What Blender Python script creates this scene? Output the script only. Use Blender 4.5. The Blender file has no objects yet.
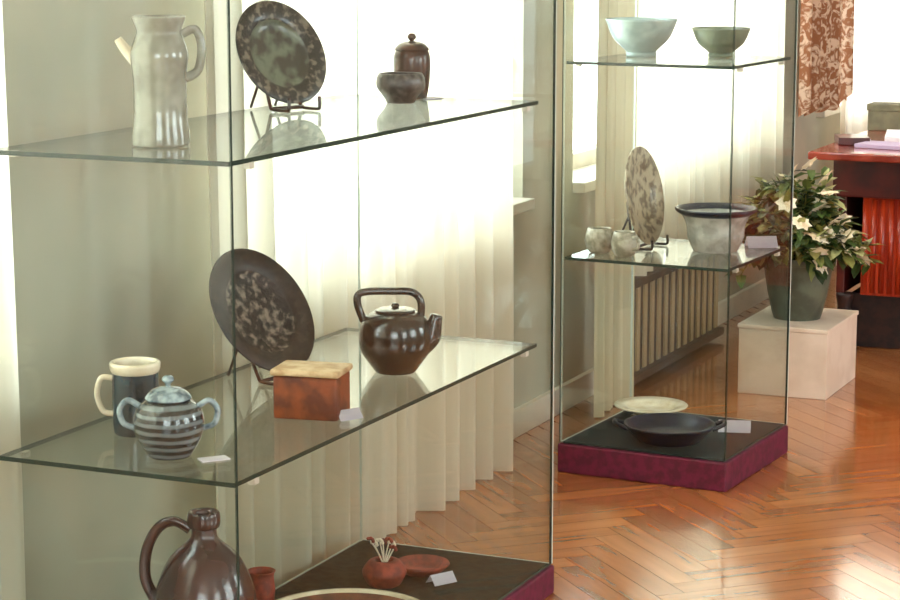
import bpy, bmesh, math, random
from mathutils import Vector, Matrix
R = random.Random(7)
PI = math.pi
S = bpy.context.scene
C = S.collection

# ------------------------------------------------------------------ materials
def srgb(r, g, b):
    f = lambda c: (c/255/12.92) if c/255 <= .04045 else ((c/255+.055)/1.055)**2.4
    return (f(r), f(g), f(b), 1)

def mat(name):
    m = bpy.data.materials.new(name); m.use_nodes = True
    nt = m.node_tree; nt.nodes.clear()
    out = nt.nodes.new('ShaderNodeOutputMaterial')
    return m, nt, out

def N(nt, typ, **kw):
    n = nt.nodes.new(typ)
    for k, v in kw.items():
        if k in n.inputs: n.inputs[k].default_value = v
        else: setattr(n, k, v)
    return n

def plain(name, col, rough=.5, col2=None, scale=20, detail=4, lo=.4, hi=.6, metal=0, bump=0, coat=0, stretch=None, kind='noise', spec=.5):
    m, nt, out = mat(name); L = nt.links
    b = N(nt, 'ShaderNodeBsdfPrincipled', Roughness=rough, Metallic=metal)
    b.inputs['Coat Weight'].default_value = coat
    b.inputs['Specular IOR Level'].default_value = spec
    b.inputs['Base Color'].default_value = col
    tc = N(nt, 'ShaderNodeTexCoord'); src = tc.outputs['Object']
    if stretch:
        mp = N(nt, 'ShaderNodeMapping'); mp.inputs['Scale'].default_value = stretch
        L.new(src, mp.inputs[0]); src = mp.outputs[0]
    if col2 or bump:
        if kind == 'voronoi':
            nz = N(nt, 'ShaderNodeTexVoronoi', Scale=scale); o = nz.outputs['Distance']
        elif kind == 'rings':
            nz = N(nt, 'ShaderNodeTexWave', Scale=scale, Distortion=1.2, wave_type='RINGS', rings_direction='Z'); o = nz.outputs['Fac']
        elif kind == 'bands':
            nz = N(nt, 'ShaderNodeTexWave', Scale=scale, Distortion=1.5, wave_type='BANDS', bands_direction='Z'); o = nz.outputs['Fac']
        else:
            nz = N(nt, 'ShaderNodeTexNoise', Scale=scale, Detail=detail); o = nz.outputs['Fac']
        L.new(src, nz.inputs['Vector'])
    if col2:
        cr = N(nt, 'ShaderNodeValToRGB'); e = cr.color_ramp.elements
        e[0].position, e[1].position = lo, hi; e[0].color, e[1].color = col, col2
        L.new(o, cr.inputs[0]); L.new(cr.outputs[0], b.inputs['Base Color'])
    if bump:
        bp = N(nt, 'ShaderNodeBump', Strength=bump, Distance=.01); L.new(o, bp.inputs['Height']); L.new(bp.outputs[0], b.inputs['Normal'])
    L.new(b.outputs[0], out.inputs[0])
    return m

def glass(name, tint, refl=1.0):
    m, nt, out = mat(name); L = nt.links
    lw = N(nt, 'ShaderNodeLayerWeight', Blend=.5)
    p = N(nt, 'ShaderNodeMath', operation='POWER'); p.inputs[1].default_value = 5; L.new(lw.outputs['Facing'], p.inputs[0])
    q = N(nt, 'ShaderNodeMath', operation='MULTIPLY_ADD'); q.inputs[1].default_value = .96*refl; q.inputs[2].default_value = .04*refl
    L.new(p.outputs[0], q.inputs[0])
    t = N(nt, 'ShaderNodeBsdfTransparent', Color=tint); g = N(nt, 'ShaderNodeBsdfGlossy', Roughness=.015)
    mx = N(nt, 'ShaderNodeMixShader'); L.new(q.outputs[0], mx.inputs[0]); L.new(t.outputs[0], mx.inputs[1]); L.new(g.outputs[0], mx.inputs[2])
    L.new(mx.outputs[0], out.inputs[0])
    return m

def cloth(name, col, trans=.5, col2=None, scale=30, lo=.45, hi=.55, open_=0.0):
    m, nt, out = mat(name); L = nt.links
    d = N(nt, 'ShaderNodeBsdfDiffuse', Color=col); t = N(nt, 'ShaderNodeBsdfTranslucent', Color=col)
    tc = N(nt, 'ShaderNodeTexCoord')
    if col2:
        nz = N(nt, 'ShaderNodeTexNoise', Scale=scale, Detail=5, Distortion=1.5); L.new(tc.outputs['Object'], nz.inputs['Vector'])
        cr = N(nt, 'ShaderNodeValToRGB'); e = cr.color_ramp.elements
        e[0].position, e[1].position = lo, hi; e[0].color, e[1].color = col, col2
        L.new(nz.outputs['Fac'], cr.inputs[0]); L.new(cr.outputs[0], d.inputs[0]); L.new(cr.outputs[0], t.inputs[0])
    mx = N(nt, 'ShaderNodeMixShader'); mx.inputs[0].default_value = trans
    L.new(d.outputs[0], mx.inputs[1]); L.new(t.outputs[0], mx.inputs[2])
    last = mx
    if open_:
        tr = N(nt, 'ShaderNodeBsdfTransparent'); m2 = N(nt, 'ShaderNodeMixShader'); m2.inputs[0].default_value = open_
        L.new(mx.outputs[0], m2.inputs[1]); L.new(tr.outputs[0], m2.inputs[2]); last = m2
    L.new(last.outputs[0], out.inputs[0])
    return m

def parquet():
    m, nt, out = mat('oak parquet'); L = nt.links
    b = N(nt, 'ShaderNodeBsdfPrincipled', Roughness=.24); b.inputs['Coat Weight'].default_value = .7; b.inputs['Coat Roughness'].default_value = .09
    at = N(nt, 'ShaderNodeAttribute', attribute_name='plank'); uv = N(nt, 'ShaderNodeAttribute', attribute_name='grain')
    cr = N(nt, 'ShaderNodeValToRGB'); e = cr.color_ramp.elements
    e[0].position = 0; e[0].color = srgb(152, 88, 44); e[1].position = 1; e[1].color = srgb(192, 126, 72)
    a = e.new(.5); a.color = srgb(174, 106, 54)
    L.new(at.outputs['Fac'], cr.inputs[0])
    mp = N(nt, 'ShaderNodeMapping'); mp.inputs['Scale'].default_value = (3, 26, 1); L.new(uv.outputs['Vector'], mp.inputs[0])
    nz = N(nt, 'ShaderNodeTexNoise', Scale=1.0, Detail=6); L.new(mp.outputs[0], nz.inputs['Vector'])
    g = N(nt, 'ShaderNodeMapRange'); g.inputs['To Min'].default_value = .8; g.inputs['To Max'].default_value = 1.18
    g.inputs['From Min'].default_value = .3; g.inputs['From Max'].default_value = .7
    L.new(nz.outputs['Fac'], g.inputs[0])
    mu = N(nt, 'ShaderNodeVectorMath', operation='SCALE'); L.new(cr.outputs[0], mu.inputs[0]); L.new(g.outputs[0], mu.inputs['Scale'])
    L.new(mu.outputs[0], b.inputs['Base Color'])
    n2 = N(nt, 'ShaderNodeTexNoise', Scale=5.0, Detail=3); tc = N(nt, 'ShaderNodeTexCoord'); L.new(tc.outputs['Object'], n2.inputs['Vector'])
    r = N(nt, 'ShaderNodeMapRange'); r.inputs['To Min'].default_value = .12; r.inputs['To Max'].default_value = .26
    L.new(n2.outputs['Fac'], r.inputs[0]); L.new(r.outputs[0], b.inputs['Roughness'])
    bp = N(nt, 'ShaderNodeBump', Strength=.25, Distance=.004); L.new(n2.outputs['Fac'], bp.inputs['Height']); L.new(bp.outputs[0], b.inputs['Normal'])
    L.new(b.outputs[0], out.inputs[0])
    return m

def leafmat():
    m, nt, out = mat('leaves'); L = nt.links
    g = N(nt, 'ShaderNodeNewGeometry'); cr = N(nt, 'ShaderNodeValToRGB'); e = cr.color_ramp.elements
    e[0].position = 0; e[0].color = srgb(28, 46, 20); e[1].position = 1; e[1].color = srgb(196, 200, 140)
    a = e.new(.45); a.color = srgb(88, 112, 52); a = e.new(.75); a.color = srgb(150, 138, 70)
    L.new(g.outputs['Random Per Island'], cr.inputs[0])
    b = N(nt, 'ShaderNodeBsdfPrincipled', Roughness=.5); L.new(cr.outputs[0], b.inputs['Base Color'])
    t = N(nt, 'ShaderNodeBsdfTranslucent'); L.new(cr.outputs[0], t.inputs[0])
    mx = N(nt, 'ShaderNodeMixShader'); mx.inputs[0].default_value = .3
    L.new(b.outputs[0], mx.inputs[1]); L.new(t.outputs[0], mx.inputs[2]); L.new(mx.outputs[0], out.inputs[0])
    return m

M = dict(
    glass=glass('case glass', (.948, .974, .962, 1), .65),
    shelfglass=glass('shelf glass', (.948, .974, .962, 1), 1.0),
    window=glass('window glass', (.98, .99, .985, 1), .8),
    paleedge=plain('pale glass edge', srgb(200, 214, 204), .2),
    edge=plain('green glass edge', srgb(34, 52, 42), .5, spec=.2),
    wall=plain('beige wall paint', srgb(170, 168, 150), .8, srgb(184, 176, 156), 3),
    ceil=plain('ceiling paint', srgb(228, 224, 214), .9),
    trim=plain('white painted wood', srgb(220, 214, 200), .45, srgb(206, 198, 182), 6),
    sheer=cloth('sheer white curtain', srgb(244, 237, 220), .56),
    opensheer=cloth('open weave sheer curtain', srgb(244, 237, 220), .56, open_=.15),
    drape=cloth('pale beige drape', srgb(206, 196, 166), .12),
    pattern=cloth('brown patterned drape', srgb(164, 112, 80), .35, srgb(232, 206, 178), 24, .47, .58),
    floor=parquet(),
    black=plain('black felt', srgb(26, 28, 22), .9, srgb(44, 46, 36), 60, spec=.2),
    darkgreen=plain('dark green felt', srgb(24, 36, 38), .8, srgb(38, 44, 44), 50, spec=.2),
    magenta=plain('magenta cloth', srgb(104, 20, 52), .6, srgb(80, 14, 38), 40),
    pedestal=plain('cream painted pedestal', srgb(226, 210, 190), .6, srgb(214, 196, 174), 8),
    redwood=plain('polished red mahogany', srgb(178, 56, 22), .3, srgb(140, 34, 14), 14, stretch=(3, 3, .3), coat=.3),
    darkred=plain('shaded mahogany and red book cover', srgb(84, 24, 18), .35, srgb(56, 16, 14), 10, coat=.3),  # mahogany in shade, painted darker; also the book cover
    topred=plain('polished desk top', srgb(150, 62, 46), .18, srgb(120, 40, 30), 12, coat=.6),
    darkwood=plain('black wood and desk shade', srgb(26, 16, 14), .5, srgb(48, 26, 20), 30),
    paper=plain('white paper', srgb(240, 238, 244), .7, srgb(226, 222, 234), 9),
    lilac=plain('lilac paper', srgb(176, 160, 190), .7),
    olive=plain('olive grey box', srgb(112, 108, 84), .7, srgb(96, 94, 74), 20),
    stone=plain('pale stoneware', srgb(138, 138, 122), .12, srgb(104, 102, 84), 18, coat=.5),
    platepat=plain('mottled grey green glaze', srgb(108, 116, 98), .4, srgb(58, 54, 44), 26, lo=.42, hi=.58, coat=.4),
    platerim=plain('speckled dark rim glaze', srgb(34, 30, 26), .4, srgb(120, 112, 98), 60, lo=.5, hi=.62, coat=.4),
    platter=plain('carved black glaze', srgb(14, 12, 11), .5, srgb(132, 124, 112), 60, lo=.48, hi=.66, bump=.5, kind='noise'),
    platterrim=plain('black glaze rim', srgb(14, 12, 12), .45, srgb(48, 42, 36), 60, lo=.45, hi=.65),
    brown=plain('red brown glaze', srgb(86, 46, 28), .3, srgb(46, 24, 16), 22, coat=.4),
    greyglaze=plain('grey speckled glaze', srgb(106, 96, 92), .4, srgb(60, 50, 48), 50, coat=.3),
    teal=plain('dark teal glaze', srgb(8, 48, 62), .2, srgb(12, 18, 24), 24, coat=.6),
    cream=plain('cream glaze', srgb(232, 222, 196), .25, srgb(214, 200, 170), 20, coat=.4),
    sugar=plain('banded grey blue glaze', srgb(22, 25, 25), .18, srgb(112, 122, 126), 22, lo=.35, hi=.75, kind='bands', coat=.8),
    sugarlid=plain('blue white glaze', srgb(58, 82, 98), .15, srgb(164, 184, 192), 40, coat=.8),
    rust=plain('rust brown clay', srgb(140, 66, 26), .55, srgb(92, 36, 16), 24, bump=.2),
    tan=plain('pale sandy clay', srgb(226, 198, 156), .6, srgb(196, 158, 114), 30),
    teapot=plain('dark brown glaze', srgb(20, 15, 12), .22, srgb(52, 34, 22), 26, coat=.8),
    jug=plain('mauve brown salt glaze', srgb(78, 44, 36), .25, srgb(48, 26, 26), 9, coat=.6),
    terracotta=plain('red clay', srgb(150, 62, 44), .6, srgb(110, 44, 34), 40),
    sprig=plain('white dried flowers', srgb(236, 226, 204), .7),
    celadon=plain('pale blue green glaze', srgb(164, 184, 180), .25, srgb(132, 152, 148), 12, coat=.4),
    olivebowl=plain('grey olive glaze', srgb(132, 142, 118), .3, srgb(100, 108, 90), 16, coat=.4),
    oldplate=plain('cream and brown pattern glaze', srgb(178, 166, 138), .4, srgb(108, 92, 70), 38, lo=.46, hi=.6, coat=.3),
    mottle=plain('pale mottled glaze', srgb(188, 182, 164), .4, srgb(130, 124, 104), 40, coat=.3),
    navy=plain('navy glaze', srgb(16, 18, 42), .35, srgb(10, 11, 22), 20),
    greywhite=plain('grey white glaze', srgb(196, 196, 190), .25, srgb(160, 160, 152), 24, coat=.4),
    potmat=plain('grey green pot glaze', srgb(92, 100, 82), .45, srgb(70, 72, 58), 14),
    soil=plain('soil', srgb(52, 38, 28), .95, srgb(30, 22, 18), 60, bump=.5),
    petal=plain('cream petals', srgb(244, 226, 190), .6, srgb(250, 240, 216), 30),
    leaf=leafmat(),
    slat=plain('cream slat', srgb(186, 160, 120), .6), slatback=plain('brown wood', srgb(70, 42, 24), .6, srgb(92, 58, 34), 12),
    lamp=plain('brass', srgb(150, 120, 60), .3, metal=1),
)

# ------------------------------------------------------------------ helpers
def obj(name, bm, m, parent=None, loc=(0, 0, 0), rot=(0, 0, 0), smooth=True):
    me = bpy.data.meshes.new(name)
    bmesh.ops.recalc_face_normals(bm, faces=bm.faces)
    bm.to_mesh(me); bm.free()
    for x in (m if isinstance(m, (list, tuple)) else [m]): me.materials.append(x)
    for p in me.polygons: p.use_smooth = smooth
    o = bpy.data.objects.new(name, me); C.objects.link(o)
    o.parent = parent; o.location = loc; o.rotation_euler = rot
    return o

def tag(o, label, cat, group=None):
    o['label'] = label; o['category'] = cat
    if group: o['group'] = group
    return o

def thing(name, label, cat, loc, rz=0, group=None):
    o = bpy.data.objects.new(name, None); C.objects.link(o)
    o.location = loc; o.rotation_euler = (0, 0, rz); o.empty_display_size = .05
    return tag(o, label, cat, group)

def struct(o):
    o['kind'] = 'structure'; return o

def box(bm, x0, x1, y0, y1, z0, z1, bev=0):
    t = bmesh.new()
    v = [t.verts.new((x, y, z)) for x in (x0, x1) for y in (y0, y1) for z in (z0, z1)]
    for f in ((0, 1, 3, 2), (4, 6, 7, 5), (0, 4, 5, 1), (2, 3, 7, 6), (0, 2, 6, 4), (1, 5, 7, 3)): t.faces.new([v[i] for i in f])
    bmesh.ops.recalc_face_normals(t, faces=t.faces)
    if bev: bmesh.ops.bevel(t, geom=t.edges[:], offset=bev, segments=2, affect='EDGES', profile=.6)
    me = bpy.data.meshes.new('tmp'); t.to_mesh(me); t.free(); bm.from_mesh(me); bpy.data.meshes.remove(me)
    return bm

def B(*a, bev=0): return box(bmesh.new(), *a, bev=bev)

def lathe(profile, seg=48, bm=None, c=(0, 0, 0)):
    bm = bm or bmesh.new(); rings = []
    for r, z in profile:
        if r < 1e-5: rings.append([bm.verts.new((c[0], c[1], c[2]+z))])
        else: rings.append([bm.verts.new((c[0]+r*math.cos(2*PI*k/seg), c[1]+r*math.sin(2*PI*k/seg), c[2]+z)) for k in range(seg)])
    for a, b in zip(rings, rings[1:]):
        for k in range(seg):
            k2 = (k+1) % seg
            if len(a) == 1 and len(b) == 1: break
            if len(a) == 1: bm.faces.new((a[0], b[k], b[k2]))
            elif len(b) == 1: bm.faces.new((a[k], a[k2], b[0]))
            else: bm.faces.new((a[k], a[k2], b[k2], b[k]))
    return bm

def smoothp(pts, n=6):
    out = []
    P = [Vector(p) for p in pts]
    for i in range(len(P)-1):
        p0 = P[max(i-1, 0)]; p1 = P[i]; p2 = P[i+1]; p3 = P[min(i+2, len(P)-1)]
        for k in range(n):
            t = k/n
            out.append(.5*((2*p1)+(p2-p0)*t+(2*p0-5*p1+4*p2-p3)*t*t+(3*p1-p0-3*p2+p3)*t**3))
    out.append(P[-1]); return out

def sl(profile, seg=48, n=5):                         # lathe of a smoothed profile
    q = smoothp([(r, 0, z) for r, z in profile], n)
    return lathe([(max(v.x, 0), v.z) for v in q], seg)

def tube(pts, r, seg=10, bm=None, n=6, flat=1.0):
    bm = bm or bmesh.new(); P = smoothp(pts, n) if n else [Vector(p) for p in pts]
    rs = r if callable(r) else (lambda t: r)
    rings = []; nrm = None
    for i, p in enumerate(P):
        d = (P[min(i+1, len(P)-1)]-P[max(i-1, 0)]).normalized()
        if nrm is None:
            nrm = d.orthogonal().normalized()
        else:
            nrm = (nrm-d*nrm.dot(d)).normalized()
        b = d.cross(nrm); rr = rs(i/(len(P)-1))
        rings.append([bm.verts.new(p+nrm*math.cos(2*PI*k/seg)*rr+b*math.sin(2*PI*k/seg)*rr*flat) for k in range(seg)])
    for a, b in zip(rings, rings[1:]):
        for k in range(seg): bm.faces.new((a[k], a[(k+1) % seg], b[(k+1) % seg], b[k]))
    bm.faces.new(rings[0]); bm.faces.new(rings[-1][::-1])
    return bm

# ------------------------------------------------------------------ the room
XW = -2.42; XR = 4.2; Y0 = -3.0; Y1 = 12.0; ZC = 3.2; SILL = .70; HEAD = 2.85
OPEN = [(1.2, 3.30), (4.14, 5.93), (6.34, 8.32), (9.25, 11.2)]

# floor: herringbone blocks
fb = bmesh.new(); box(fb, XW-.3, XR+.2, Y0-.2, Y1+.2, -.06, -.0015)
Lk, Wk = .42, .07
lay = fb.faces.layers.float.new('plank'); gl = fb.loops.layers.float_vector.new('grain')
rt = Matrix.Rotation(math.radians(45), 3, 'Z')
def plank(cx, cy, horiz):
    a, b = (Lk, Wk) if horiz else (Wk, Lk); g = .0007
    pts = [(cx+g, cy+g), (cx+a-g, cy+g), (cx+a-g, cy+b-g), (cx+g, cy+b-g)]
    w = [rt @ Vector((x, y, 0)) for x, y in pts]
    w = [Vector((v.x+.9, v.y+4.5, 0)) for v in w]
    mx = sum((v.x for v in w))/4; my = sum((v.y for v in w))/4
    if not (XW+.1 < mx < XR-.05 and Y0+.05 < my < Y1-.05): return
    f = fb.faces.new([fb.verts.new(v) for v in w]); f[lay] = min(1, max(0, R.gauss(.5, .2)))
    o = R.random()*50
    for lp, (u, v) in zip(f.loops, ((0, 0), (1, 0), (1, 1), (0, 1))):
        lp[gl] = ((u*Lk if horiz else v*Lk)+o, (v*Wk if horiz else u*Wk)+o, 0)
n = int(Lk/Wk)
for i in range(-140, 140):
    for j in range(-22, 22):
        bx, by = i*Wk+j*2*Lk/1, i*Wk
        plank(bx, by, True)
        plank(bx+Lk, by-Lk+Wk, False) if False else plank(bx-Wk, by, False)
struct(obj('floor', fb, M['floor'], smooth=False))
struct(obj('ceiling', B(XW-.3, XR+.2, Y0-.2, Y1+.2, ZC, ZC+.1), M['ceil'], smooth=False))

# window wall with real openings
wb = bmesh.new()
box(wb, XW-.25, XW, Y0-.2, Y1+.2, 0, SILL); box(wb, XW-.25, XW, Y0-.2, Y1+.2, HEAD, ZC)
edges = [Y0-.2]+[e for o in OPEN for e in o]+[Y1+.2]
for k in range(0, len(edges), 2): box(wb, XW-.25, XW, edges[k], edges[k+1], SILL, HEAD)
struct(obj('wall_left', wb, M['wall'], smooth=False))
struct(obj('wall_back', B(XW, XR, Y1, Y1+.2, 0, ZC), M['wall'], smooth=False))
struct(obj('baseboard_left', B(XW, XW+.018, Y0, Y1, 0, .08), M['trim'], smooth=False))

def window(n, a, b, x=None):
    x = XW-.16 if x is None else x
    fr = bmesh.new(); t = .05
    for args in ((a, a+t, SILL, HEAD), (b-t, b, SILL, HEAD), (a, b, SILL, SILL+t), (a, b, HEAD-t, HEAD), ((a+b)/2-.02, (a+b)/2+.02, SILL, HEAD)):
        box(fr, x-.025, x+.025, *args)
    f = struct(obj('window_%d' % n, fr, M['trim'], smooth=False))
    obj('window_pane', B(x-.003, x+.003, a+t, b-t, SILL+t, HEAD-t), M['window'], f, smooth=False)
    if x < 0: obj('window_sill', B(XW-.13, XW+.04, a, b, SILL-.03, SILL+.002, bev=.004), M['trim'], f, smooth=False)
    return f
for k, (a, b) in enumerate(OPEN): window(k+1, a, b)

# unseen right and front walls; openings added to light the exhibits' room side
RO = [(-1.4, .6), (2.4, 4.4), (6.6, 8.6)]
wb = bmesh.new(); box(wb, XR, XR+.2, Y0-.2, Y1+.2, 0, .9); box(wb, XR, XR+.2, Y0-.2, Y1+.2, HEAD, ZC)
edges = [Y0-.2]+[e for o in RO for e in o]+[Y1+.2]
for k in range(0, len(edges), 2): box(wb, XR, XR+.2, edges[k], edges[k+1], .9, HEAD)
struct(obj('wall_right', wb, M['wall'], smooth=False))
wb = bmesh.new(); box(wb, XW, XR, Y0-.2, Y0, 0, .9); box(wb, XW, XR, Y0-.2, Y0, HEAD, ZC)
box(wb, XW, -.4, Y0-.2, Y0, .9, HEAD); box(wb, 2.6, XR, Y0-.2, Y0, .9, HEAD)
struct(obj('wall_front', wb, M['wall'], smooth=False))

def portal(name, loc, rot, sx, sy):
    l = bpy.data.lights.new(name, 'AREA'); l.shape = 'RECTANGLE'; l.size = sx; l.size_y = sy; l.cycles.is_portal = True
    o = bpy.data.objects.new(name, l); C.objects.link(o); o.location = loc; o.rotation_euler = rot
for a, b in OPEN: portal('window_portal', (XW-.24, (a+b)/2, (SILL+HEAD)/2), (0, -PI/2, 0), HEAD-SILL, b-a)
for a, b in RO: portal('window_portal', (XR+.19, (a+b)/2, (.9+HEAD)/2), (0, PI/2, 0), HEAD-.9, b-a)  # sky light through the added right openings
portal('window_portal', (1.1, Y0-.19, (.9+HEAD)/2), (-PI/2, 0, 0), 3.0, HEAD-.9)  # sky light through the added front opening

# ------------------------------------------------------------------ curtains
def folds(y, ph, per):
    u = y/per+ph
    return .6*math.sin(2*PI*u+.9*math.sin(2*PI*u*.37+ph))+.35*math.sin(2*PI*u*2.1+ph*3)+.2*math.sin(2*PI*u*.31)
def curtain(name, a, b, z0, z1, x, amp, per, m, label, ph=0., ragged=0., group=None):
    bm = bmesh.new(); ny = max(8, int((b-a)/.008)); nz = 14; rows = []
    rr = random.Random(int(a*100))
    for j in range(nz+1):
        t = j/nz; z = z0+(z1-z0)*t; k = 1-.25*t
        row = []
        for i in range(ny+1):
            y = a+(b-a)*i/ny
            yy = y+.012*math.sin(z*2.3+ph)*(1-t)
            row.append(bm.verts.new((x+amp*k*folds(y, ph, per), yy, z+(ragged*math.sin(y*40)*(1-t)**6))))
        rows.append(row)
    for p, q in zip(rows, rows[1:]):
        for i in range(ny): bm.faces.new((p[i], p[i+1], q[i+1], q[i]))
    c = obj(name, bm, m)
    tag(c, label, 'curtain', group)
    # header tape with hooks
    obj('header_tape', B(x-.012, x+.012, a, b, z1-.002, z1+.05, bev=.003), M['trim'], c, smooth=False)
    return c
XC = -2.300
curtain('curtain', 1.3, 3.21, .03, 2.97, XC, .030, .11, M['sheer'], 'white sheer curtain at the far left edge, cut off by the photo', .2)
curtain('curtain', 3.935, 5.555, .004, 2.97, XC, .044, .120, M['sheer'], 'floor-length white sheer curtain behind the nearest glass showcase', .7)
curtain('curtain', 6.50, 8.20, .385, 2.97, XC, .044, .115, M['opensheer'], 'sill-length white sheer curtain behind the second showcase, left of potted plant', 1.3)
curtain('curtain', 9.28, 11.1, .02, 2.97, XC, .030, .12, M['sheer'], 'white sheer curtain behind the red desk at right edge', 2.1)
curtain('side_drape', 6.17, 6.49, .004, 2.97, XC+.02, .026, .09, M['drape'], 'narrow beige drape hanging left of the second showcase curtain', 3.3)
curtain('patterned_drape', 8.46, 9.20, .76, 2.97, XC+.03, .034, .15, M['pattern'], 'brown and cream patterned drape on the pier above the red desk', .5, .03)
rod = thing('curtain_rod', 'long curtain rod along the window wall', 'curtain rod', (XC, 6, 3.04))
obj('rod', tube([(0, -4.9, 0), (0, 5.4, 0)], .014, n=0), M['trim'], rod)
for k in range(6): obj('bracket', B(XW-XC, .02, -4.6+k*1.92, -4.57+k*1.92, -.012, .012), M['trim'], rod, smooth=False)

t = thing('slatted_cover', 'brown and cream slatted radiator cover below the window behind second showcase', 'radiator cover', (XW+.002, 7.07, 0))
obj('frame', box(box(B(.0, .115, -.52, .52, .335, .36), .0, .115, -.52, .52, .02, .045), .0, .085, -.50, .50, .045, .335), M['slatback'], t, smooth=False)
bm = bmesh.new()
for k in range(15): box(bm, .084, .0915, -.515+k*.0715, -.515+k*.0715+.030, .045, .335)
obj('slats', bm, M['slat'], t, smooth=False)

# ------------------------------------------------------------------ showcases
def panes(bm_args, axis):
    bm = B(*bm_args)
    bm.normal_update()
    for f in bm.faces: f.material_index = 0 if abs(f.normal[axis]) > .5 else 1
    return bm
def showcase(label, loc, rz, w, l, h, hb, shelves, inset, cloth_m, label_b):
    t = thing('glass_showcase', label, 'showcase', loc, rz, None)
    # local origin: near corner facing the visitor; x runs from -w to 0, y from 0 to l
    g = [M['glass'], M['edge']]; th = .006
    P = lambda nm, a, ax, gg=g: obj(nm, panes(a, ax), gg, t, smooth=False)
    P('glass_panel', (-w, 0, 0, th, hb, h), 1)
    P('glass_panel', (-th, 0, th, l-th, hb, h), 0)
    P('glass_panel', (-w, 0, l-th, l, hb, h), 1, [M['glass'], M['paleedge']])
    P('glass_panel', (-w, -w+th, th, l-th, hb, h), 0, [M['glass'], M['paleedge']])
    P('glass_top', (-w, 0, 0, l, h, h+th), 2)
    for z in shelves:
        s = obj('shelf', panes((-w+.008, -.008, .008, l-inset, z-.008, z), 2), [M['shelfglass'], M['edge']], t, smooth=False)
        for sx in (-w+.012, -.012):
            for sy in (.08, l-inset-.06):
                obj('shelf_bracket', B(sx-.006, sx+.006, sy-.008, sy+.008, z-.018, z-.0075), M['trim'], s, smooth=False)
    b = obj('base', B(-w-.004, .004, -.004, l+.004, .0, hb-.004, bev=.006), M['magenta'], t, smooth=False)
    b['label'] = label_b
    obj('base_cover', B(-w+.008, -.008, .008, l-.008, hb-.006, hb+.001, bev=.001), cloth_m, t, smooth=False)
    return t
showcase('nearest tall glass showcase with two glass shelves of pottery', (-1.748, 3.05, 0), 0, .482, 1.425, 1.72, .07, (.59, 1.12), .085, M['black'], 'magenta base')
showcase('second glass showcase on a magenta base, beside the white pedestal', (-1.655, 5.49, 0), math.radians(-3.5), .485, .50, 1.72, .085, (.60, 1.13), .03, M['darkgreen'], 'dark magenta base')

# ------------------------------------------------------------------ exhibits
def place_disc(o, contact, az, el, r, off=0.):
    az, el = math.radians(az), math.radians(el)
    nn = Vector((math.cos(az)*math.cos(el), math.sin(az)*math.cos(el), math.sin(el)))
    u = Vector((-math.cos(az)*math.sin(el), -math.sin(az)*math.sin(el), math.cos(el)))
    s = u.cross(nn)
    m = Matrix((s, u, nn)).transposed().to_4x4()
    m.translation = Vector(contact)+u*r+nn*off
    o.matrix_world = m
    return o
def disc_plate(name, label, r, contact, az, el, m1, m2, depth=.022, group=None):
    cav = lathe([(0, .004), (r*.45, .004), (r*.62, .007), (r*.66, .013)])
    t = obj(name, cav, m1); tag(t, label, 'plate', group)
    rim = lathe([(r*.655, .0128), (r*.7, .016), (r*.98, depth), (r, depth-.002), (r*.99, depth-.005), (r*.7, .009), (r*.5, -.002), (r*.48, -.004), (r*.44, -.004), (r*.43, -.001), (0, -.001)])
    obj('rim', rim, m2, t)
    place_disc(t, contact, az, el, r, .004)
    return t
def plate_stand(label, contact, az, el, w, hgt, m):
    t = thing('plate_stand', label, 'plate stand', contact, math.radians(az))
    for s in (-1, 1):
        bm = bmesh.new(); x = s*w/2; e = math.radians(el)
        tube([(.045, x, .03), (.046, x, .008), (.036, x, .004), (0, x, .004), (-.012, x, .006)], .0035, bm=bm, n=3)
        tube([(-.012, x, .006), (-.012-math.sin(e)*hgt, x*.8, .004+math.cos(e)*hgt)], .0035, bm=bm, n=0)
        tube([(-.012-math.sin(e)*hgt*.7, x*.8, .004+math.cos(e)*hgt*.7), (-.012-math.sin(e)*hgt*.7-.04, x*.8, .004)], .003, bm=bm, n=0)
        obj('easel_arm', bm, m, t)
    obj('crossbar', tube([(-.005, -w/2, .006), (-.005, w/2, .006)], .004, n=0), m, t)
    return t
def card(label, loc, rz, w, d, tent=False):
    if tent:
        bm = bmesh.new(); hh = d*.6
        pts = [(-w/2, -d/2, .0), (w/2, -d/2, .0), (w/2, 0, hh), (-w/2, 0, hh), (w/2, d/2, 0), (-w/2, d/2, 0)]
        v = [bm.verts.new(p) for p in pts]; bm.faces.new(v[:4]); bm.faces.new((v[3], v[2], v[4], v[5]))
        bmesh.ops.solidify(bm, geom=bm.faces[:], thickness=.001)
    else: bm = B(-w/2, w/2, -d/2, d/2, .0, .0018)
    o = obj('label_card', bm, M['paper'], None, loc, (0, 0, rz), False); return tag(o, label, 'label card')
EPS = .0006
Z1, Z2, ZB, Z3, Z4, ZD = .59+EPS, 1.12+EPS, .071+EPS, .60+EPS, 1.13+EPS, .086+EPS

# upper shelf, nearest case
t = thing('tall_jug', 'tall pale stoneware jug with spout on the upper left shelf', 'jug', (-1.99, 3.235, Z2), math.radians(24))
obj('body', sl([(0, .002), (.044, 0), (.050, .012), (.046, .05), (.046, .12), (.050, .155), (.042, .182), (.038, .195), (.046, .218), (.042, .218), (.035, .195), (.040, .15), (.037, .03), (0, .02)]), M['stone'], t)
obj('handle', tube([(.040, 0, .190), (.062, 0, .198), (.072, 0, .170), (.066, 0, .13), (.044, 0, .115)], .006, flat=1.5), M['stone'], t)
obj('spout', tube([(-.040, 0, .145), (-.058, 0, .165), (-.070, 0, .182)], lambda q: .012-.005*q), M['cream'], t)

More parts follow.
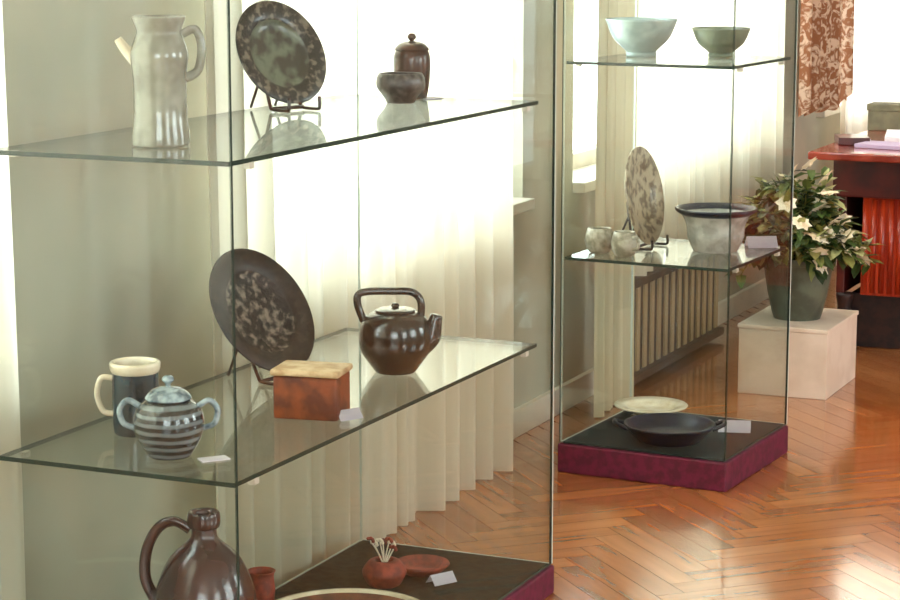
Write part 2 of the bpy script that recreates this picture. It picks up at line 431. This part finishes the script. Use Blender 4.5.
disc_plate('decorated_plate', 'round grey-green plate with dark speckled rim propped on upper shelf', .112, (-2.118, 3.940, Z2+.006), -22, 24, M['platepat'], M['platerim'])
plate_stand('small brown stand under the grey-green plate', (-2.118, 3.940, Z2), -22, 24, .08, .12, M['brown'])
t = thing('lidded_jar', 'small brown lidded jar with knob behind the grey bowl', 'jar', (-2.025, 4.325, Z2))
obj('body', sl([(0, .002), (.028, 0), (.034, .01), (.039, .045), (.040, .085), (.036, .102), (.031, .104), (.03, .08), (0, .06)]), M['brown'], t)
ld = obj('lid', sl([(.036, .104), (.037, .108), (.026, .119), (.008, .124), (0, .124)]), M['brown'], t)
obj('knob', sl([(.005, .119), (.005, .125), (.010, .132), (.006, .140), (0, .141)], 20), M['brown'], ld)
t = thing('small_bowl', 'small grey speckled bowl in front of the brown lidded jar', 'bowl', (-2.0, 4.215, Z2))
obj('body', sl([(0, .006), (.024, .006), (.026, 0), (.03, .001), (.034, .01), (.050, .032), (.051, .05), (.046, .062), (.042, .060), (.045, .045), (.03, .018), (0, .014)]), M['greyglaze'], t)
card('tiny label card lying right of the lidded jar on upper shelf', (-1.99, 4.345, Z2), 1.2, .055, .03)

# middle shelf, nearest case
t = thing('lidded_pot', 'blue-grey banded lidded pot with two loop handles on lower shelf', 'pot', (-1.950, 3.175, Z1), math.radians(24))
obj('body', sl([(0, .004), (.030, .003), (.034, 0), (.040, .006), (.056, .035), (.061, .06), (.055, .085), (.040, .098), (.034, .100), (.034, .094), (.05, .07), (.045, .03), (0, .015)]), M['sugar'], t)
ld = obj('lid', sl([(.039, .101), (.040, .105), (.028, .117), (.012, .122), (0, .123)]), M['sugarlid'], t)
obj('knob', sl([(.005, .121), (.005, .127), (.011, .134), (.007, .141), (0, .142)], 20), M['sugarlid'], ld)
for s in (-1, 1): obj('handle', tube([(s*.050, 0, .088), (s*.070, 0, .098), (s*.084, 0, .082), (s*.078, 0, .058), (s*.058, 0, .05)], .0055), M['sugarlid'], t)
t = thing('tall_mug', 'dark teal mug with cream rim behind the banded lidded pot', 'mug', (-2.095, 3.30, Z1), math.radians(200))
obj('body', sl([(0, .004), (.032, .003), (.037, 0), (.041, .01), (.042, .06), (.041, .118), (.037, .118), (.037, .05), (.034, .015), (0, .012)]), M['teal'], t)
rm = obj('rim', sl([(.0415, .112), (.045, .118), (.046, .128), (.042, .132), (.038, .128), (.036, .112)]), M['cream'], t); rm['label'] = 'cream rim'
obj('handle', tube([(.040, 0, .1), (.062, 0, .1), (.070, 0, .07), (.060, 0, .04), (.040, 0, .035)], .0055), M['cream'], t)
disc_plate('carved_platter', 'large dark carved platter leaning on the lower shelf', .138, (-2.078, 3.822, Z1+.006), -12, 31, M['platter'], M['platterrim'])
plate_stand('dark brown stand holding up the large dark platter', (-2.076, 3.822, Z1), -12, 31, .12, .15, M['brown'])
t = thing('clay_box', 'square rust-brown clay box with pale top beside the dark platter', 'box', (-1.872, 3.555, Z1), math.radians(10))
obj('body', B(-.062, .062, -.045, .045, 0, .082, bev=.006), M['rust'], t)
ld = obj('lid', B(-.066, .066, -.049, .049, .082, .094, bev=.004), M['tan'], t); ld['label'] = 'pale sandy lid'
t = thing('teapot', 'round dark brown teapot with overhead handle on lower shelf', 'teapot', (-1.905, 3.985, Z1), math.radians(24))
obj('body', sl([(0, .004), (.036, .003), (.040, 0), (.048, .01), (.070, .042), (.075, .070), (.070, .102), (.054, .120), (.038, .125), (.038, .119), (.05, .1), (.06, .06), (0, .02)]), M['teapot'], t)
ld = obj('lid', sl([(.040, .125), (.041, .129), (.024, .133), (0, .134)]), M['teapot'], t)
obj('knob', sl([(.005, .133), (.009, .137), (.006, .142), (0, .143)], 20), M['teapot'], ld)
obj('handle', tube([(-.064, 0, .105), (-.077, 0, .142), (-.068, 0, .164), (-.01, 0, .167), (.034, 0, .165), (.052, 0, .146), (.052, 0, .112)], .008, n=8), M['teapot'], t)
obj('spout', tube([(.056, 0, .055), (.074, 0, .072), (.080, 0, .100), (.085, 0, .118)], lambda q: .022-.010*q), M['teapot'], t)
card('white label card standing at the shelf front right of clay box', (-1.80, 3.56, Z1), math.radians(60), .05, .03, True)
card('white label card beside the banded lidded pot', (-1.868, 3.185, Z1), math.radians(50), .05, .03)

# base of the nearest case
t = thing('stoneware_jug', 'large mauve-brown stoneware jug with loop handle on showcase floor', 'jug', (-2.03, 3.42, ZB), math.radians(20))
obj('body', sl([(0, .004), (.07, .002), (.080, 0), (.088, .03), (.097, .12), (.094, .19), (.070, .255), (.034, .292), (.024, .305), (.023, .325)], 64), M['jug'], t)
obj('mouth', sl([(.0225, .318), (.029, .322), (.031, .336), (.029, .349), (.024, .350), (.018, .342), (.018, .31), (0, .30)], 32), M['jug'], t)
obj('handle', tube([(-.026, 0, .315), (-.055, 0, .330), (-.085, 0, .318), (-.108, 0, .275), (-.112, 0, .22), (-.092, 0, .175)], .009, n=8, flat=1.3), M['jug'], t)
t = thing('clay_cup', 'small red clay cup right of the large stoneware jug', 'cup', (-2.17, 3.885, ZB), 2.2); t.scale = (.8, .8, .8)
obj('body', sl([(0, .004), (.022, 0), (.030, .02), (.036, .06), (.033, .1), (.038, .113), (.034, .113), (.028, .1), (.03, .05), (0, .02)]), M['terracotta'], t)
obj('handle', tube([(.034, 0, .09), (.052, 0, .088), (.054, 0, .055), (.034, 0, .045)], .005), M['terracotta'], t)
t = thing('wide_dish', 'wide shallow cream-rimmed dish on the showcase floor', 'dish', (-1.945, 3.83, ZB))
obj('body', lathe([(0, .004), (.09, .004), (.094, 0), (.10, 0), (.105, .006), (.168, .034), (.168, .038), (.10, .012), (0, .01)], 64), M['rust'], t)
rm = obj('rim', lathe([(.164, .036), (.168, .042), (.176, .043), (.178, .038), (.172, .033), (.166, .033)], 64), M['cream'], t); rm['label'] = 'cream rim'
t = thing('flower_holder', 'red-brown clay holder with white sprigs on the showcase floor', 'vase', (-2.02, 4.165, ZB))
obj('body', sl([(0, .004), (.03, 0), (.045, .02), (.048, .035), (.034, .055), (.022, .058), (.02, .05), (.03, .03), (0, .02)]), M['terracotta'], t)
for k in range(7):
    a = k*2*PI/7+.3; rr = .018+.016*R.random(); hh = .075+.03*R.random()
    st = obj('sprig', tube([(0, 0, .04), (rr*.4*math.cos(a), rr*.4*math.sin(a), hh*.7), (rr*math.cos(a), rr*math.sin(a), hh)], .0016, seg=6), M['sprig'], t)
    bm = bmesh.new()
    for j in range(5): bmesh.ops.create_icosphere(bm, subdivisions=1, radius=.0045, matrix=Matrix.Translation((rr*math.cos(a)+.006*math.cos(j*1.3), rr*math.sin(a)+.006*math.sin(j*1.3), hh+.002*j)))
    obj('flower_head', bm, M['sprig'] if k % 2 else M['terracotta'], st)
t = thing('clay_ring', 'low red-brown clay dish right of the white sprigs', 'dish', (-1.985, 4.285, ZB))
obj('body', lathe([(0, .003), (.035, .002), (.04, 0), (.062, .020), (.060, .024), (.038, .008), (0, .008)]), M['terracotta'], t)
card('white label card on the black floor of nearest showcase', (-1.915, 4.235, ZB), math.radians(60), .06, .035, True)

# second case, upper shelf
def bowl(name, label, r, h, loc, m):
    t = thing(name, label, 'bowl', loc, 0, None)
    obj('body', sl([(0, .010), (r*.30, .010), (r*.36, .0), (r*.40, .002), (r*.42, .014), (r*.78, h*.5), (r*.97, h*.93), (r, h), (r*.965, h), (r*.74, h*.5), (r*.38, h*.24), (0, h*.22)], 56), m, t)
    obj('foot_ring', lathe([(r*.36, .0), (r*.42, .0), (r*.43, .012), (r*.36, .013)], 40), m, t)
    return t
bowl('footed_bowl', 'pale blue footed bowl, left one on the second showcase top shelf', .099, .100, (-2.015, 5.80, Z4), M['celadon'])
bowl('footed_bowl', 'olive-grey footed bowl, right one on the second showcase top shelf', .080, .078, (-1.80, 5.845, Z4), M['olivebowl'])
# second case, middle shelf
disc_plate('standing_plate', 'cream and brown patterned plate standing in the second showcase', .138, (-1.99, 5.78, Z3+.006), -2, 10, M['oldplate'], M['oldplate'])
plate_stand('small stand under the patterned plate in second showcase', (-1.99, 5.78, Z3), -2, 10, .12, .13, M['darkwood'])
t = thing('tureen', 'grey-white deep bowl with navy blue rim in the second showcase', 'bowl', (-1.79, 5.80, Z3))
obj('body', sl([(0, .006), (.055, .004), (.06, 0), (.066, .01), (.078, .04), (.082, .075), (.096, .104), (.092, .104), (.078, .076), (.07, .03), (0, .02)], 56), M['greywhite'], t)
rm = obj('rim', lathe([(.090, .100), (.097, .102), (.112, .112), (.114, .120), (.108, .121), (.092, .106)], 56), M['navy'], t); rm['label'] = 'navy blue rim'
for i, (x, y, r, lb) in enumerate([(-2.072, 5.64, .040, 'small pale mottled cup at left of the patterned plate'), (-1.985, 5.60, .036, 'small pale mottled cup in front of the patterned plate')]):
    t = thing('mottled_cup', lb, 'cup', (x, y, Z3), (2.0, -.5)[i])
    obj('body', sl([(0, .004), (r*.6, .0), (r*.9, .015), (r, .04), (r*.85, .064), (r*.75, .068), (r*.7, .062), (r*.85, .04), (0, .02)]), M['mottle'], t)
    obj('handle', tube([(r*.9, 0, .055), (r*1.5, 0, .052), (r*1.5, 0, .028), (r*.95, 0, .022)], .0045), M['mottle'], t)
card('white card standing in for a bright patch at the second showcase shelf end', (-1.695, 5.925, Z3), math.radians(30), .085, .05, True)  # tent added for the bright window reflection on the shelf glass
# second case, floor
t = thing('navy_dish', 'dark navy dish with two loop handles on second showcase floor', 'dish', (-1.865, 5.652, ZD), math.radians(20))
obj('body', sl([(0, .006), (.075, .004), (.08, 0), (.088, .008), (.118, .036), (.126, .048), (.120, .049), (.108, .034), (.08, .014), (0, .012)], 56), M['navy'], t)
for s in (-1, 1): obj('handle', tube([(s*.116, -.03, .038), (s*.146, -.02, .05), (s*.152, 0, .052), (s*.146, .02, .05), (s*.116, .03, .038)], .006), M['navy'], t)
t = disc_plate('cream_plate', 'cream plate lying behind the navy dish', .106, (0, 0, 0), 0, 0, M['cream'], M['cream'])
t.matrix_world = Matrix.Translation((-1.992, 5.865, ZD+.0045+.022))
t = thing('plate_riser', 'low pale block under the cream plate', 'display block', (-1.992, 5.865, ZD))
obj('block', B(-.045, .045, -.045, .045, 0, .0215, bev=.002), M['pedestal'], t, smooth=False)
card('white label card right of the navy dish', (-1.735, 5.84, ZD), math.radians(15), .09, .05, True)

# ------------------------------------------------------------------ pedestal and plant
t = thing('pedestal', 'low cream-white pedestal box under the potted plant', 'pedestal', (-1.845, 6.915, 0))
obj('body', B(-.145, .145, -.195, .195, 0, .213, bev=.003), M['pedestal'], t, smooth=False)
obj('top_board', B(-.149, .149, -.199, .199, .213, .227, bev=.003), M['pedestal'], t, smooth=False)
t = thing('potted_plant', 'bushy flowering plant in a grey-green pot on the cream pedestal', 'plant', (-1.85, 6.905, .2276))
obj('pot', sl([(0, .004), (.070, .002), (.074, 0), (.082, .02), (.098, .09), (.112, .17), (.120, .185), (.121, .203), (.114, .205), (.108, .19), (.1, .15), (0, .148)], 56), M['potmat'], t)
obj('soil', lathe([(0, .176), (.06, .174), (.105, .170)], 32), M['soil'], t)
def leaf(bm, p, d, up, L_, W_):
    d = d.normalized(); s = d.cross(up)
    if s.length < 1e-3: s = d.orthogonal()
    s.normalize(); u = s.cross(d)
    pts = [p, p+d*L_*.3+s*W_*.5+u*W_*.15, p+d*L_*.7+s*W_*.4-u*L_*.05, p+d*L_-u*L_*.22, p+d*L_*.7-s*W_*.4-u*L_*.05, p+d*L_*.3-s*W_*.5+u*W_*.15]
    mid = [p+d*L_*.3, p+d*L_*.7-u*L_*.08]
    v = [bm.verts.new(q) for q in pts]; w = [bm.verts.new(q) for q in mid]
    bm.faces.new((v[0], v[1], w[0])); bm.faces.new((v[1], v[2], w[1], w[0])); bm.faces.new((v[2], v[3], w[1]))
    bm.faces.new((v[3], v[4], w[1])); bm.faces.new((v[4], v[5], w[0], w[1])); bm.faces.new((v[5], v[0], w[0]))
lb = bmesh.new(); sb = bmesh.new(); tips = []
for k in range(110):
    a = R.random()*2*PI; out = math.sqrt(R.random()); hh = .10+(.38*(1-.80*out*out))*(.6+.5*R.random())
    rr = .262*out
    # a looser side towards the window, where it reaches for light
    e = Vector((rr*math.cos(a)-.02, rr*math.sin(a)*.8, hh))
    base = Vector((.05*math.cos(a)*out, .05*math.sin(a)*out, .17)); mid = base*.5+e*.5+Vector((0, 0, .09))
    tube([base, mid, e], .0022, seg=5, bm=sb, n=4); tips.append(e)
    for j in range(17):
        q = .3+.7*j/16
        p = (base*(1-q)**2+mid*2*q*(1-q)+e*q*q)
        dd = Vector((R.gauss(0, 1), R.gauss(0, 1), R.gauss(.2, .6)))+Vector((math.cos(a), math.sin(a), 0))*.8
        leaf(lb, p, dd, Vector((0, 0, 1)), .05+.035*R.random(), .024+.016*R.random())
obj('foliage', lb, M['leaf'], t, smooth=False); obj('stems', sb, M['leaf'], t)
bl = None
tips.sort(key=lambda v: -(v.z*.6+v.x*.7-v.y*.5))
for k, e in enumerate(tips[:24]):
    if bl is None:
        bm = bmesh.new()
        for j in range(7):
            a = j*2*PI/7; leaf(bm, Vector((0, 0, 0)), Vector((math.cos(a), math.sin(a), .45)), Vector((0, 0, 1)), .030, .022)
        bmesh.ops.create_icosphere(bm, subdivisions=1, radius=.006, matrix=Matrix.Translation((0, 0, .004)))
        o = bl = obj('blossom', bm, M['petal'], t, smooth=False)
    else:
        o = bl.copy(); C.objects.link(o); o.parent = t
    o.scale = (1.25,)*3; o.location = e+Vector((0, 0, .012)); o.rotation_euler = (R.random()*1.0, R.random()*.9, R.random()*6)

# ------------------------------------------------------------------ desk
DX0, DX1, DY0, DY1, DZ = -1.955, -.45, 7.38, 8.36, .72
t = thing('writing_desk', 'red mahogany desk with slatted front at the right edge', 'desk', ((DX0+DX1)/2, (DY0+DY1)/2, 0))
cx, cy = (DX0+DX1)/2, (DY0+DY1)/2
def D(nm, a, m, bev=.004, parent=t): return obj(nm, B(a[0]-cx, a[1]-cx, a[2]-cy, a[3]-cy, a[4], a[5], bev=bev), m, parent, smooth=False)
D('desk_top', (DX0, DX1, DY0, DY1, DZ-.028, DZ), M['topred'], .006)
D('apron', (DX0+.05, DX1-.05, DY0+.16, DY1-.06, DZ-.17, DZ-.028), M['darkred'])  # shadow of the desk top put into this darker red
fpx0 = DX0+.15
D('front_panel', (fpx0, DX1-.10, DY0+.20, DY0+.225, .20, DZ-.17), M['redwood'], .002)
fl = bmesh.new(); x = fpx0+.012
while x < DX1-.12:
    tube([(x-cx, DY0+.204-cy, .21), (x-cx, DY0+.204-cy, DZ-.18)], .011, seg=10, bm=fl, n=0); x += .030
obj('slats', fl, M['redwood'], t)
D('side_panel', (DX0+.06, DX0+.09, DY0+.21, DY1-.08, .20, DZ-.17), M['darkred'])  # side in shadow, its red darkened
D('side_panel', (DX1-.09, DX1-.06, DY0+.21, DY1-.08, .20, DZ-.17), M['darkred'])
D('back_panel', (DX0+.09, DX1-.09, DY1-.11, DY1-.08, .02, DZ-.17), M['darkwood'])  # near black, to keep the shade under the desk dark
D('under_desk_shade', (DX0+.10, DX1-.10, DY0+.27, DY1-.12, .0, .195), M['darkwood'])  # near-black block added for the shade under the desk
for x in (DX0+.06, DX1-.12):
    for y in (DY0+.19, DY1-.14):
        lg = sl([(0, 0), (.02, .0), (.026, .02), (.018, .05), (.03, .10), (.024, .15), (.03, .198), (0, .2)], 20)
        obj('leg', lg, M['darkwood'], t, (x+.03-cx, y+.03-cy, 0))
t = thing('storage_box', 'olive-grey box standing at the back of the red desk', 'box', (-1.86, 8.27, DZ+EPS))
obj('body', B(-.09, .12, -.05, .05, 0, .075, bev=.003), M['olive'], t, smooth=False)
obj('lid', B(-.094, .124, -.054, .054, .075, .10, bev=.003), M['olive'], t, smooth=False)
o = obj('paper_stack', B(-.11, .11, -.15, .15, 0, .022, bev=.001), M['paper'], None, (-1.70, 7.93, DZ+EPS), (0, 0, .2), False)
tag(o, 'stack of white papers on the red desk', 'papers')
o = obj('folder', B(-.10, .10, -.07, .07, 0, .014, bev=.002), M['lilac'], None, (-1.73, 7.62, DZ+EPS), (0, 0, -.15), False)
tag(o, 'lilac folder near the front of the red desk', 'folder')
t = thing('desk_book', 'small dark red book lying at left end of the desk', 'book', (-1.885, 7.72, DZ+EPS), .35)
obj('cover', B(-.055, .055, -.075, .075, 0, .026, bev=.002), M['darkred'], t, smooth=False)
obj('pages', B(-.052, .057, -.072, .072, .004, .022), M['paper'], t, smooth=False)

# ------------------------------------------------------------------ light, world, camera
w = bpy.data.worlds.new('sky'); S.world = w; w.use_nodes = True
bg = w.node_tree.nodes['Background']; bg.inputs[0].default_value = (.93, .97, 1.0, 1); bg.inputs[1].default_value = 9.0
cam = bpy.data.cameras.new('camera'); co = bpy.data.objects.new('camera', cam); C.objects.link(co)
co.location = (0, 0, 1.5); co.rotation_euler = (PI/2-math.atan(379/2200), 0, math.radians(24.1))
cam.sensor_width = 36; cam.lens = 88; cam.clip_start = .05; cam.clip_end = 100
S.camera = co
S.view_settings.view_transform = 'Standard'; S.view_settings.look = 'None'; S.view_settings.gamma = 1
S.view_settings.exposure = .2
S.view_settings.use_curve_mapping = False
cy_ = S.cycles
cy_.max_bounces = 10; cy_.diffuse_bounces = 5; cy_.glossy_bounces = 5; cy_.transparent_max_bounces = 40
cy_.caustics_reflective = False; cy_.sample_clamp_indirect = 8
cy_.use_denoising = True
